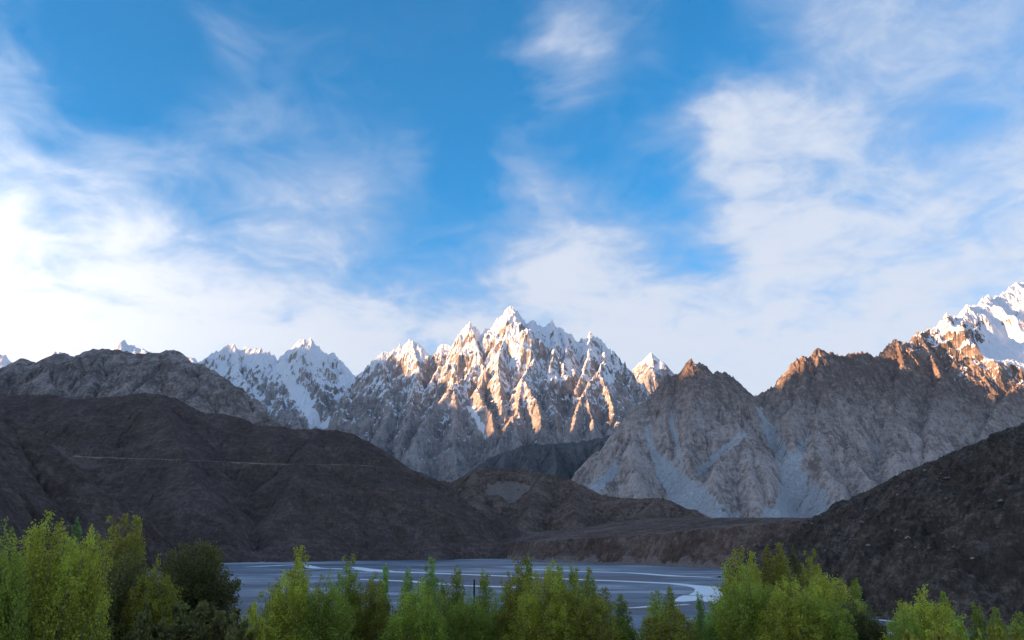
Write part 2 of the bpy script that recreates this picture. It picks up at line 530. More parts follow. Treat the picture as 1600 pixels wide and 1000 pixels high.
channel('river', [(545, 886, 30), (600, 893, 34), (700, 896.5, 24), (800, 900.5, 22), (900, 905.5, 22), (980, 908.5, 20), (1050, 912, 20), (1085, 915.5, 22), (1120, 921, 48), (1150, 931, 80), (1170, 945, 60), (1230, 965, 40), (1330, 985, 30), (1400, 990, 30)],
        'pale silty river channel crossing the gravel plain', seed=3, wob=.35)
channel('water', [(1062, 940, 8), (1085, 936, 30), (1110, 932, 60), (1150, 930, 70)], 'broad pale pool where the river bends', z=0.09, seed=5, wob=.3)
channel('water', [(380, 886, 14), (430, 884, 26), (470, 882, 18), (500, 888, 30), (560, 890, 20), (590, 893, 20)], 'thin braided side channel on the left plain', z=0.13, seed=8)
channel('water', [(665, 873, 20), (700, 872.5, 30), (735, 872, 22), (745, 870, 10)], 'short pale channel below the far bluff', z=0.05, seed=9, wob=.5)
channel('water', [(560, 905, 14), (640, 908, 22), (720, 915, 16), (800, 917, 20), (880, 922, 12)], 'faint braided channel behind the central trees', z=0.05, seed=21, wob=.8)
channel('water', [(830, 889, 14), (900, 893, 26), (980, 895, 20), (1060, 900, 26), (1115, 902, 14)], 'thin pale braid below the terrace bluff', z=0.05, seed=23, wob=.8)
channel('water', [(980, 950, 5), (1010, 948, 9), (1050, 946, 7), (1075, 944, 5)], 'narrow backwater behind the front trees', z=0.05, seed=12)
channel('water', [(1340, 967, 3), (1372, 968, 6), (1400, 972, 4)], 'sliver of blue water at the foot of the right slope', z=0.09, seed=15)

# ------------------------------------------------------------------ mountains, far to near
FAN_LEFT = [(1004, 664), (1012, 690), (1026, 735), (1058, 790), (1105, 826), (1176, 826), (1132, 782), (1098, 752), (1062, 728), (1038, 712), (1022, 690), (1012, 664)]
FAN_RIGHT = [(1182, 632), (1190, 655), (1202, 690), (1216, 722), (1222, 755), (1206, 785), (1168, 818), (1345, 818), (1306, 776), (1268, 742), (1246, 716), (1258, 694), (1270, 678), (1264, 676), (1244, 696), (1228, 692), (1208, 662), (1190, 634)]
massif('snow_peaks', (-9500, -5200, 12200, 15500), 28,
       [[(-60, 535, 14000), (0, 549, 14000), (6, 552, 14000), (15, 560, 14000), (20, 566, 14000), (45, 575, 14000), (60, 565, 14000), (72, 556, 14000), (85, 551, 14000), (100, 547, 14000), (115, 560, 14000), (150, 562, 14000), (179, 544, 14000), (185, 535, 14000), (192, 530, 14000), (200, 539, 14000), (210, 539, 14000), (220, 545, 14000), (226, 542, 14000), (234, 550, 14000), (260, 565, 14000), (291, 556, 14000), (299, 555, 14000), (307, 561, 14000), (316, 567, 14000), (340, 580, 14000)]],
       M_MAIN, 'row of snowy peaks far behind the brown hill on the left', seed=11, k=1.3, noise_amp=70, noise_len=500, jag=40, jag_len=110, ero=6, K=.04, snow_line=1300, snow_soft=600, fine_amp=14, fine_len=90)

massif('snow_pyramid', (1000, 3600, 11300, 13600), 18,
       [[(930, 640, 12700), (960, 605, 12600), (987, 579, 12500), (1000, 566, 12500), (1017, 550, 12500), (1030, 562, 12500), (1040, 575, 12500), (1049, 582, 12500), (1090, 620, 12500), (1130, 660, 12500)],
        [(1017, 550, 12500), (1024, 585, 12100), (1035, 620, 11700)]],
       M_MAIN, 'small dark snow-dusted pyramid peak behind the main massif', seed=21, k=1.2, noise_amp=40, jag=14, ero=6, K=.04, snow_line=2350, snow_soft=700, fine_amp=8, fine_len=60)

massif('snow_mountain', (-6000, -1500, 8600, 12000), 12,
       [[(250, 590, 11300), (290, 565, 11200), (317, 566, 11100), (327, 556, 11100), (337, 549, 11050), (350, 546, 11000), (355, 537, 11000), (366, 537, 11000), (372, 546, 11000), (385, 541, 11000), (400, 545, 10950), (412, 546, 10900), (425, 552, 10900), (432, 560, 11000), (437, 571, 11100), (445, 567, 11050), (457, 550, 11000), (464, 542, 10950), (465, 532, 10950), (472, 529, 10950), (486, 530, 10950), (497, 540, 10950), (506, 550, 11000), (519, 551, 11000), (527, 557, 11000), (537, 567, 10950), (547, 580, 10950), (557, 588, 11000), (575, 600, 11000)],
        [(366, 537, 11000), (372, 575, 10650), (392, 610, 10300), (402, 650, 9900), (410, 690, 9500)],
        [(412, 546, 10900), (430, 590, 10600), (448, 630, 10200), (465, 655, 9900), (485, 690, 9500)],
        [(337, 549, 11050), (335, 590, 10700), (345, 630, 10300), (355, 670, 9800)],
        [(475, 529, 10950), (470, 560, 10700), (478, 590, 10500), (500, 625, 10250), (520, 650, 10050)],
        [(527, 557, 11000), (535, 590, 10700), (545, 615, 10500)]],
       M_MAIN, 'blue-shaded snow mountain with couloirs left of the main massif', seed=31, k=1.55, noise_amp=90, noise_len=420, flute_amp=25, flute_len=240, jag=26, jag_len=80, ero=3, K=.04, snow_line=1400, snow_soft=900, snow_steep=.5, snow_flow=1.6, fine_amp=16, fine_len=60, crag_amp=62, crag_len=280,
       snow_areas=[[(434, 566), (440, 590), (456, 618), (474, 640), (486, 668), (502, 668), (492, 640), (474, 612), (458, 590), (446, 568)], [(532, 592), (552, 583), (576, 592), (562, 620), (550, 645), (535, 668), (495, 670), (515, 652), (536, 640), (546, 618)]])

massif('main_massif', (-2700, 2500, 6700, 10900), 10,
       [[(540, 620, 10300), (557, 590, 10250), (564, 586, 10200), (575, 572, 10150), (590, 560, 10100), (597, 550, 10050), (610, 550, 10050), (617, 541, 10050), (630, 537, 10050), (644, 532, 10000), (652, 537, 10000), (659, 550, 10050), (667, 556, 10050), (680, 550, 10050), (690, 536, 10000), (707, 534, 10000), (717, 522, 10000), (727, 510, 9980), (734, 504, 9980), (742, 510, 10000), (751, 520, 10050), (760, 512, 10050), (771, 515, 10050), (777, 500, 10000), (786, 489, 10000), (797, 481, 10000), (801, 480, 10000), (810, 487, 10000), (817, 502, 10050), (825, 506, 10050), (832, 499, 10000), (840, 504, 10050), (847, 510, 10100), (862, 502, 10150), (870, 510, 10150), (877, 510, 10150), (884, 521, 10150), (895, 526, 10150), (902, 537, 10150), (909, 530, 10100), (917, 529, 10100), (922, 519, 10100), (929, 527, 10100), (940, 532, 10100), (946, 542, 10100), (960, 552, 10100), (970, 562, 10100), (980, 572, 10100), (987, 580, 10100), (1010, 610, 10000), (1040, 650, 9900)],
        [(597, 550, 10050), (600, 590, 9700), (615, 630, 9300), (600, 665, 8900), (585, 700, 8500)],
        [(644, 532, 10000), (655, 580, 9650), (645, 620, 9250), (640, 660, 8800), (625, 700, 8400), (615, 740, 8000)],
        [(690, 536, 10000), (688, 570, 9750), (672, 600, 9450)],
        [(734, 504, 9980), (744, 540, 9750), (742, 565, 9550), (728, 588, 9350), (708, 602, 9200), (694, 622, 9000), (676, 645, 8750), (660, 664, 8500), (645, 700, 8100)],
        [(708, 602, 9200), (714, 640, 8800), (708, 680, 8350), (715, 720, 7900)],
        [(744, 540, 9750), (757, 575, 9450), (752, 600, 9200), (745, 605, 9100), (757, 635, 8800), (768, 648, 8650), (775, 690, 8200)],
        [(801, 480, 10000), (797, 510, 9800), (780, 545, 9550), (778, 580, 9250), (783, 620, 8900), (785, 640, 8700)],
        [(832, 499, 10000), (828, 530, 9750), (836, 560, 9500), (822, 580, 9250), (816, 592, 9100), (812, 620, 8850), (808, 640, 8650), (800, 650, 8550), (790, 672, 8300), (780, 695, 8000)],
        [(816, 592, 9100), (830, 615, 8850), (838, 625, 8750), (845, 655, 8450), (850, 700, 8000)],
        [(800, 650, 8550), (806, 672, 8300), (815, 698, 8000)],
        [(855, 524, 9900), (848, 540, 9780), (840, 570, 9500), (850, 590, 9300), (862, 630, 8900), (870, 670, 8500)],
        ([(862, 502, 10150), (870, 528, 9850), (866, 548, 9650), (858, 575, 9400)], 1.8),
        ([(877, 510, 10150), (887, 537, 9850), (882, 560, 9600), (880, 575, 9450)], 1.8),
        [(922, 519, 10100), (919, 554, 9700), (910, 585, 9400), (900, 610, 9150)],
        [(940, 532, 10100), (945, 560, 9750), (935, 579, 9450), (920, 597, 9250), (914, 611, 9100), (905, 632, 8850), (898, 660, 8500), (890, 690, 8100)],
        [(914, 611, 9100), (925, 650, 8650), (932, 690, 8100)],
        [(935, 579, 9450), (950, 610, 9150), (958, 640, 8800)],
        [(980, 572, 10100), (985, 595, 9700), (975, 612, 9450), (962, 628, 9200), (955, 650, 8900), (950, 690, 8300)],
        [(985, 595, 9700), (1005, 612, 9450), (1015, 625, 9300), (1000, 660, 8900)]],
       M_MAIN, 'jagged main massif with snow and orange sunlit cones in the centre', seed=41, k=1.75, noise_amp=50, noise_len=420, flute_amp=22, flute_len=260, jag=26, jag_len=60, ero=3, K=.035, snow_line=1200, snow_soft=900, snow_steep=.62, snow_flow=1.9, fine_amp=16, fine_len=58, crag_amp=100, crag_len=230,
       snow_areas=[[(732, 638), (750, 672), (760, 686), (756, 666), (740, 638)], [(798, 520), (800, 550), (806, 575), (813, 585), (812, 560), (806, 525)]])

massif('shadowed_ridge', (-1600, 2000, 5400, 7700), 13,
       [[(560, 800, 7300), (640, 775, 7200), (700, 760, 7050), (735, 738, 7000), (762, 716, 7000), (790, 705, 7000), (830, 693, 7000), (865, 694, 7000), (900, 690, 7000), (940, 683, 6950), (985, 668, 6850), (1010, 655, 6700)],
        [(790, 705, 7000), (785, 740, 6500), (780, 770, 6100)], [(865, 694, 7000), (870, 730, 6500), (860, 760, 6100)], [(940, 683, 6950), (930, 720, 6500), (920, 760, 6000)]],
       M_RIDGE, 'dark blue shadowed rock wall below the main massif', seed=51, k=1.1, noise_amp=45, noise_len=260, flute_amp=45, flute_len=130, jag=8, ero=6, K=.05, fine_amp=6, fine_len=40)

massif('right_massif', (1350, 6200, 4300, 8900), 10,
       [[(1150, 640, 6350), (1177, 618, 6300), (1186, 617, 6280), (1200, 609, 6250), (1210, 601, 6230), (1222, 587, 6200), (1232, 572, 6170), (1240, 562, 6150), (1255, 557, 6150), (1265, 557, 6170), (1270, 551, 6190), (1277, 546, 6200), (1287, 547, 6260), (1307, 552, 6400), (1322, 555, 6500), (1335, 551, 6600), (1355, 551, 6720), (1366, 557, 6800), (1375, 552, 6850), (1387, 539, 6900), (1400, 528, 6950), (1407, 537, 7000), (1420, 535, 7100), (1427, 525, 7130), (1435, 519, 7150), (1445, 520, 7200), (1454, 511, 7230), (1465, 512, 7260), (1469, 501, 7300), (1479, 491, 7330), (1490, 497, 7400), (1497, 495, 7430), (1502, 485, 7460), (1510, 477, 7500), (1525, 479, 7600), (1536, 467, 7680), (1545, 459, 7720), (1550, 466, 7750), (1562, 462, 7800), (1575, 452, 7900), (1587, 442, 8000), (1600, 442, 8050), (1640, 425, 8200), (1700, 430, 8300), (1800, 470, 8400)],
        [(1255, 557, 6150), (1258, 595, 5930), (1243, 630, 5720), (1232, 668, 5500), (1238, 690, 5350)],
        [(1277, 546, 6200), (1280, 580, 6000), (1292, 600, 5850), (1280, 645, 5600), (1268, 690, 5350), (1290, 740, 5000), (1330, 790, 4650)],
        [(1335, 551, 6600), (1320, 585, 6300), (1318, 612, 6100), (1310, 650, 5800), (1335, 720, 5250), (1370, 770, 4800)],
        [(1400, 528, 6950), (1412, 565, 6650), (1398, 600, 6350), (1365, 628, 6050), (1338, 655, 5800)],
        [(1398, 600, 6350), (1400, 650, 5900), (1395, 700, 5400), (1420, 750, 4900)],
        [(1435, 519, 7150), (1455, 555, 6850), (1470, 590, 6550), (1455, 640, 6050), (1450, 700, 5450), (1480, 750, 4900)],
        [(1510, 477, 7500), (1500, 520, 7200), (1520, 545, 7050), (1490, 565, 6850)],
        [(1545, 459, 7720), (1535, 490, 7500), (1522, 515, 7280)],
        [(1587, 442, 8000), (1592, 490, 7600), (1570, 520, 7350)],
        [(1640, 425, 8200), (1640, 520, 7400), (1610, 580, 6900), (1560, 630, 6350), (1530, 690, 5700), (1560, 740, 5100)],
        [(1640, 520, 7400), (1690, 600, 6700), (1680, 680, 5900)]],
       M_CONE, 'grey-brown rock massif on the right rising to a sunlit snow crest', seed=61, k=1.35, noise_amp=40, noise_len=380, flute_amp=14, flute_len=210, jag=20, jag_len=55, ero=4, K=.03, snow_line=1800, snow_soft=560, snow_tilt=.60, snow_x=3350, snow_steep=.9, snow_flow=1.3, fine_amp=9, fine_len=36, crag_amp=46, crag_len=210,
       scree_areas=[FAN_RIGHT],
       snow_areas=[[(1525, 535), (1560, 520), (1600, 525), (1640, 530), (1640, 560), (1600, 565), (1540, 555)], [(1548, 500), (1600, 512), (1600, 528), (1555, 525), (1530, 512)]])

massif('right_pyramid', (350, 2000, 4300, 6900), 8,
       [[(1080, 561, 6000), (1067, 574, 6000), (1060, 584, 6000), (1044, 585, 5980), (1037, 597, 5970), (1025, 615, 5950), (1012, 635, 5900), (1000, 655, 5850), (985, 678, 5700), (965, 705, 5480), (945, 728, 5250), (918, 758, 4950)],
        [(1080, 561, 6000), (1092, 567, 6000), (1100, 569, 6020), (1112, 581, 6050), (1122, 579, 6050), (1132, 579, 6050), (1145, 589, 6100), (1160, 604, 6150), (1172, 619, 6200), (1182, 640, 6250), (1200, 690, 6300)],
        [(1000, 655, 5850), (990, 690, 5480), (988, 725, 5150), (1000, 770, 4750), (1020, 800, 4500)],
        [(1080, 561, 6000), (1086, 600, 5800), (1076, 645, 5560), (1068, 690, 5330), (1082, 735, 5030)],
        [(1044, 585, 5980), (1040, 640, 5700), (1045, 685, 5450)],
        [(1112, 581, 6050), (1126, 630, 5720), (1160, 668, 5440), (1166, 710, 5120), (1180, 760, 4780), (1188, 808, 4500)],
        [(1160, 668, 5440), (1130, 705, 5150), (1112, 745, 4900), (1130, 785, 4620)],
        [(1145, 589, 6100), (1158, 640, 5750), (1172, 690, 5350), (1200, 750, 4850), (1212, 790, 4600)]],
       M_CONE, 'grey rock pyramid with orange summit and pale scree fans', seed=71, k=1.3, noise_amp=16, noise_len=340, flute_amp=8, flute_len=190, jag=14, jag_len=50, ero=4, K=.025, snow_line=5000, fine_amp=8, fine_len=32, crag_amp=24, crag_len=170,
       scree_areas=[FAN_LEFT, FAN_RIGHT, [(1046, 650), (1052, 690), (1062, 726), (1072, 724), (1062, 690), (1052, 650)], [(1162, 668), (1120, 699), (1086, 738), (1091, 741), (1126, 709), (1166, 676)], [(962, 712), (912, 758), (928, 766), (970, 732)]])

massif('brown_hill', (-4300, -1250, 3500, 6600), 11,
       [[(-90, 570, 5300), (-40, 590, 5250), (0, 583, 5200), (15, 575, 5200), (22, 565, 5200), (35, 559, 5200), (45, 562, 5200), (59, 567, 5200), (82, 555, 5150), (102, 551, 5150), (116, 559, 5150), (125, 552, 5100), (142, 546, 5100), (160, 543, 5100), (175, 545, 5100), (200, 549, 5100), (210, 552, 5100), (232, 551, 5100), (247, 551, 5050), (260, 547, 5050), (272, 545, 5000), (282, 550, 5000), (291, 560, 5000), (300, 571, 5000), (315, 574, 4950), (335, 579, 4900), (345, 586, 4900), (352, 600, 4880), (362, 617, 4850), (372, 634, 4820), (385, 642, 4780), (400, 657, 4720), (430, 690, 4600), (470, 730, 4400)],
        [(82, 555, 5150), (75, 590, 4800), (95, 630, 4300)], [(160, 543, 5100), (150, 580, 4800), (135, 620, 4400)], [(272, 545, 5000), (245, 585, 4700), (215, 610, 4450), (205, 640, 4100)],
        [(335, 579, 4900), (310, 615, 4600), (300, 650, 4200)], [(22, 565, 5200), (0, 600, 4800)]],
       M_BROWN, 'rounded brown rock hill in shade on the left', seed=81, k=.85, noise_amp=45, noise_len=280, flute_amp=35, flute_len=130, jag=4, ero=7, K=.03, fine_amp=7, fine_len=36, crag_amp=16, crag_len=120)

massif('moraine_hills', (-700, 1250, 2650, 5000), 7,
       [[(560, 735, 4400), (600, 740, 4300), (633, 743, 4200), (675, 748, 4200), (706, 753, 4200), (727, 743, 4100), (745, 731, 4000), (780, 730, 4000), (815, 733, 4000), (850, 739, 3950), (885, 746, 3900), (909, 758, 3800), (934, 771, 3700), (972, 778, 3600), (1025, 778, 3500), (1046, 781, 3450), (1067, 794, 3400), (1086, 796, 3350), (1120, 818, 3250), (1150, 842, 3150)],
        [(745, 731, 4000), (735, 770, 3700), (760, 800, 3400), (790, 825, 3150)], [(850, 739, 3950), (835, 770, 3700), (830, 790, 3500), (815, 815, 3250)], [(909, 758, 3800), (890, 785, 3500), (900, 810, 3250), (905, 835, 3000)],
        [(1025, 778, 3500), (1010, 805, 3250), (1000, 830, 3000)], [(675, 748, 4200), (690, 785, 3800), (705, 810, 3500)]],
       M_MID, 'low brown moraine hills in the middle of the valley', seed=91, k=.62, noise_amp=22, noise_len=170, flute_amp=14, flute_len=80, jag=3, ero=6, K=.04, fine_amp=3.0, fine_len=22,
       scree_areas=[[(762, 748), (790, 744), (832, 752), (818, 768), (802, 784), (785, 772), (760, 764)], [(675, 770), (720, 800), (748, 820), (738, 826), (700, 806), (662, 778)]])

def terrace():
    cell = 5.0
    X, Y = np.meshgrid(np.arange(-140, 1300, cell), np.arange(1350, 3600, cell))
    foot = [ground_px(u, v) for u, v in ((745, 866), (775, 872), (850, 879), (940, 881), (1000, 883), (1060, 886), (1120, 889), (1200, 892), (1300, 895), (1400, 897))]
    fx = np.array([p[0] for p in foot]); fy = np.array([p[1] for p in foot])
    yf = np.interp(X, fx, fy, left=2900) + 18 * fbm(X / 90, Y / 400, 3, 5) + 300 * np.clip((fx[0] - X) / 60, 0, 4)
    ez = np.interp(X, [px(770, 852, 2300)[0], px(900, 843, 1800)[0], px(1000, 838, 1700)[0], px(1150, 828, 1600)[0], px(1250, 820, 1550)[0]], [44, 53, 60, 72, 82])
    d = Y - yf
    gull = 9 * (ridged(X / 45, Y / 220, 4, 15) - .9)
    bank = np.clip(d, -50, 40) * .12
    bluff = bank + np.clip(d - 40, 0, 1e9) * .75 + gull * np.clip((d - 20) / 60, 0, 1)
    top = ez + .028 * np.clip(d - 100, 0, 1e9) + 3 * fbm(X / 120, Y / 120, 4, 25)
    H = np.minimum(bluff, top) + 1.2 * (ridged(X / 16, Y / 16, 3, 35) - .9)
    H = np.where(d < -5, -8, H)
    sc = sstep(75, 15, d + 25 * fbm(X / 60, Y / 60, 3, 55))
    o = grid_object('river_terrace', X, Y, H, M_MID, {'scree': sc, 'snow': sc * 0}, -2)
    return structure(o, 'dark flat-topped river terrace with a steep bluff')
terrace()

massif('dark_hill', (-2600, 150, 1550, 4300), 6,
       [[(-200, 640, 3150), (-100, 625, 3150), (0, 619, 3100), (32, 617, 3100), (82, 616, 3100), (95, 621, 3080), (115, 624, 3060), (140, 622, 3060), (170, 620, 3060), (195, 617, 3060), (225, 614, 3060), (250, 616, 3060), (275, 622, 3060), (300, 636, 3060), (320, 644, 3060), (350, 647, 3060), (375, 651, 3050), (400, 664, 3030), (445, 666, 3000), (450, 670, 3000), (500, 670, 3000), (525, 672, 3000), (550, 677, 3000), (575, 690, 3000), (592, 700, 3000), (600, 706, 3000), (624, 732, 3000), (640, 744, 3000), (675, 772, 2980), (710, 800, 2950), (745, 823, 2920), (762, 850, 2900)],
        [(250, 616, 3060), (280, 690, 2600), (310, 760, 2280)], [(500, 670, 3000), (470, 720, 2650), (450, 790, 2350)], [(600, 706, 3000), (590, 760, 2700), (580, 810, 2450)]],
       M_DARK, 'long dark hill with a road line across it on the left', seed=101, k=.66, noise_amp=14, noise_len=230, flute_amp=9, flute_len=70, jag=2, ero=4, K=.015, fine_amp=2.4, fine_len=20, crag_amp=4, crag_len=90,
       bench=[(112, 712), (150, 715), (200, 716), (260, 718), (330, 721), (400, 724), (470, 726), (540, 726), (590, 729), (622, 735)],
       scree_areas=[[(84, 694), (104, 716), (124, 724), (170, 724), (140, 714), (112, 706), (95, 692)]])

def hill_road():
    L = BENCH[0]; n = len(L)
    V = np.concatenate([L + (0, 8.0, .8), L + (0, -8.0, .8), L + (0, -12, -4.0)])
    Fq = np.array([(i, n + i, n + i + 1, i + 1) for i in range(n - 1)] + [(n + i, 2 * n + i, 2 * n + i + 1, n + i + 1) for i in range(n - 1)])
    m, N = new_mat('dusty_track')
    pos = N.n('ShaderNodeNewGeometry').outputs['Position']
    nn = N.noise(pos, .02, 5, .7)
    bs = N.n('ShaderNodeBsdfPrincipled', ins={'Base Color': N.mix(N.smooth(nn, .35, .65), (.12, .095, .08), (.27, .225, .195)), 'Roughness': .95})
    N.t.links.new(bs.outputs[0], N.n('ShaderNodeOutputMaterial').inputs[0])
    structure(mesh_from('road', V, Fq, m), 'pale road bench cut across the dark left hill')
hill_road()

massif('dark_spur', (-1800, -560, 900, 2300), 5,
       [[(-300, 540, 1750), (-150, 590, 1700), (-40, 632, 1650), (0, 645, 1640), (40, 670, 1620), (80, 697, 1600), (105, 720, 1580), (125, 738, 1560), (150, 785, 1530), (190, 850, 1500)],
        [(0, 645, 1640), (-20, 720, 1350), (-20, 800, 1150)]],
       M_DARK, 'dark scrubby hillside spur at the left edge', seed=111, k=.85, noise_amp=14, noise_len=120, flute_amp=12, flute_len=45, jag=2, ero=6, K=.025, fine_amp=3.2, fine_len=15, crag_amp=6, crag_len=50)

massif('right_slope', (150, 1250, 430, 1900), 3.2,
       [[(1195, 880, 1560), (1215, 864, 1560), (1240, 838, 1550), (1270, 818, 1530), (1300, 803, 1500), (1337, 775, 1420), (1364, 764, 1350), (1394, 749, 1280), (1416, 736, 1220), (1450, 724, 1150), (1487, 709, 1080), (1525, 692, 1020), (1562, 676, 960), (1600, 659, 900), (1700, 610, 800), (1850, 560, 700)],
        [(1450, 724, 1150), (1440, 790, 950), (1420, 860, 800), (1400, 930, 680)], [(1562, 676, 960), (1560, 760, 800), (1540, 850, 690)], [(1337, 775, 1420), (1330, 830, 1180), (1310, 880, 980)]],
       M_RIGHT, 'near dark rocky hillside sloping up to the right', seed=121, k=.62, noise_amp=11, noise_len=75, flute_amp=6, flute_len=30, jag=1.2, ero=6, K=.025, fine_amp=2.6, fine_len=10, crag_amp=5, crag_len=36, crest_keep=80)

def slope_boulders():
    """Loose pale blocks strewn over the near hillside."""
    hill = bpy.data.objects['right_slope'].data
    co = np.empty(len(hill.vertices) * 3, dtype=np.float32); hill.vertices.foreach_get('co', co); co = co.reshape(-1, 3)
    rng = np.random.default_rng(5)
    clump = fbm(co[:, 0] / 38.0, co[:, 1] / 38.0, 3, 11) + .5 * fbm(co[:, 0] / 9.0, co[:, 1] / 9.0, 2, 12)
    p = np.clip(clump - .18, 0, 1) ** 1.5 * (co[:, 2] > 1.0) * (co[:, 1] < 1450)
    n = 3400
    pick = co[rng.choice(len(co), n, p=p / p.sum())] + rng.normal(0, 1.2, (n, 3)) * (1, 1, 0)
    size = .5 + rng.pareto(2.2, n).clip(0, 5) * .6
    base = np.array([(1, 0, .1), (0, 1, 0), (-1, 0, .05), (0, -1, -.1), (.2, .1, .8), (0, 0, -.7), (.6, .6, .5), (-.5, -.6, .45)], dtype=float)
    fc = np.array([(0, 6, 4), (6, 1, 4), (1, 2, 4), (2, 7, 4), (7, 3, 4), (3, 0, 4), (0, 1, 6), (2, 3, 7), (1, 0, 5), (2, 1, 5), (3, 2, 5), (0, 3, 5)])
    ang = rng.uniform(0, 6.28, n); c, s_ = np.cos(ang), np.sin(ang)
    b = base[None] * (1 + rng.normal(0, .22, (n, 8, 3)))
    V = np.stack([b[..., 0] * c[:, None] - b[..., 1] * s_[:, None], b[..., 0] * s_[:, None] + b[..., 1] * c[:, None], b[..., 2] * .8], -1) * size[:, None, None] + pick[:, None, :]
    Fq = (fc[None] + (np.arange(n) * 8)[:, None, None]).reshape(-1, 3)
    m, N = new_mat('pale_boulder')
    pos = N.n('ShaderNodeNewGeometry').outputs['Position']
    nn = N.noise(pos, .25, 5, .65)
    bs = N.n('ShaderNodeBsdfPrincipled', ins={'Base Color': N.mix(N.smooth(nn, .35, .65), (.08, .06, .048), (.34, .275, .235)), 'Roughness': .95})
    N.t.links.new(bs.outputs[0], N.n('ShaderNodeOutputMaterial').inputs[0])
    o = mesh_from('boulders', V.reshape(-1, 3), Fq, m)
    o['kind'] = 'stuff'; o['label'] = 'loose pale boulders strewn over the near right hillside'
slope_boulders()

# unseen ridge added left of the frame to block the low sun
def sun_block_ridge():
    cell = 60.0
    X, Y = np.meshgrid(np.arange(-15500, -6500, cell), np.arange(-6000, 16500, cell))
    yy = np.array([-6000, -1000, 1500, 2650, 2930, 3300, 4400, 5200, 5900, 6500, 7600, 9000, 11000, 12500, 16500])
    xc = np.interp(Y, yy, [-9500] * 11 + [-9600, -11500, -12500, -15000])
    zc = np.interp(Y, yy, [3200, 3300, 3400, 3350, 2330, 3700, 3500, 2700, 2500, 2900, 3320, 3520, 3500, 3300, 2900])  # crest heights shaped to place the sunlit patches on the peaks
    d = np.abs(X - xc)
    H = zc + 200 * fbm(X / 2500, Y / 420, 5, 7) - .95 * d / (1 + d / 9000) + 240 * (ridged(X / 1300, Y / 1300, 5, 3) - .9) * sstep(0, 700, d)
    H = np.minimum(H, 1e9)
    snow = np.clip((H - 2000) / 900, 0, 1)
    o = grid_object('sun_block_ridge', X, Y, H, M_MAIN, {'snow': snow, 'scree': snow * 0}, -20)
    structure(o, 'unseen ridge added beyond the left edge to shade the valley')
sun_block_ridge()

# ------------------------------------------------------------------ near ground under the trees
def soil_material():
    m, N = new_mat('scrub_soil')
    pos = N.n('ShaderNodeNewGeometry').outputs['Position']
    n = N.noise(pos, 0.35, 7, .65); n2 = N.noise(pos, 3.0, 4, .7)
    col = N.mix(N.smooth(n, .4, .6), (.05, .055, .03), (.12, .11, .085))
    col = N.mix(N.smooth(n2, .45, .7, 0, .6), col, (.07, .09, .03))
    b = N.n('ShaderNodeBump', ins={'Strength': .8, 'Distance': .3, 'Height': n2})
    bs = N.n('ShaderNodeBsdfPrincipled', ins={'Base Color': col, 'Roughness': .95, 'Normal': b.outputs[0]})
    N.t.links.new(bs.outputs[0], N.n('ShaderNodeOutputMaterial').inputs[0])
    return m

def near_height(x, y):
    x = np.asarray(x, dtype=float); y = np.asarray(y, dtype=float)
    z = 36 + 12 * sstep(48, 4, y) - 40 * sstep(118, 340, y + .02 * np.abs(x))
    return z + .5 * fbm(x / 18, y / 18, 4, 3)

def near_ground():
    X, Y = np.meshgrid(np.arange(-330, 331, 3.0), np.arange(-120, 361, 3.0))
    structure(grid_object('terrace_ground', X, Y, near_height(X, Y), soil_material(), {}, -1.5, True), 'scrubby earth bank below the foreground trees')
near_ground()

# ------------------------------------------------------------------ trees
def leaf_material():
    m, N = new_mat('leaves')
    info = N.n('ShaderNodeObjectInfo')
    t = N.n('ShaderNodeAttribute', attribute_name='tint').outputs['Fac']
    hsv = N.n('ShaderNodeHueSaturation', ins={'Color': info.outputs['Color'], 'Fac': 1.0, 'Saturation': 1.0,
              'Hue': N.math('ADD', .475, N.math('MULTIPLY', t, .05)), 'Value': N.math('ADD', .55, N.math('MULTIPLY', t, .95))})
    d = N.n('ShaderNodeBsdfPrincipled', ins={'Base Color': hsv.outputs[0], 'Roughness': .55})
    d.inputs['Specular IOR Level'].default_value = .25
    tr = N.n('ShaderNodeBsdfTranslucent', ins={'Color': hsv.outputs[0]})
    mx = N.n('ShaderNodeMixShader', ins={0: .45, 1: d.outputs[0], 2: tr.outputs[0]})
    N.t.links.new(mx.outputs[0], N.n('ShaderNodeOutputMaterial').inputs[0])
    return m

def bark_material():
    m, N = new_mat('pale_bark')
    pos = N.n('ShaderNodeTexCoord').outputs['Object']
    n = N.noise(N.vmath('MULTIPLY', pos, (6., 6., 1.5)), 1.5, 5, .65)
    col = N.mix(N.smooth(n, .35, .65), (.10, .085, .065), (.32, .30, .26))
    bs = N.n('ShaderNodeBsdfPrincipled', ins={'Base Color': col, 'Roughness': .9})
    N.t.links.new(bs.outputs[0], N.n('ShaderNodeOutputMaterial').inputs[0])
    return m
M_LEAF = leaf_material(); M_BARK = bark_material()

def tube(pts, r0, r1, sides=5):
    n = len(pts); V = []; Fc = []
    for i, p in enumerate(pts):
        d = pts[min(i + 1, n - 1)] - pts[max(i - 1, 0)]
        d = d / (np.linalg.norm(d) + 1e-9)
        a = np.cross(d, (0.31, .94, .1)); a /= np.linalg.norm(a) + 1e-9
        b = np.cross(d, a)
        r = r0 + (r1 - r0) * i / (n - 1)
        for k in range(sides):
            an = 2 * math.pi * k / sides
            V.append(p + r * (math.cos(an) * a + math.sin(an) * b))
    for i in range(n - 1):
        for k in range(sides):
            k2 = (k + 1) % sides
            Fc.append((i * sides + k, i * sides + k2, (i + 1) * sides + k2, (i + 1) * sides + k))
    return np.array(V), np.array(Fc)

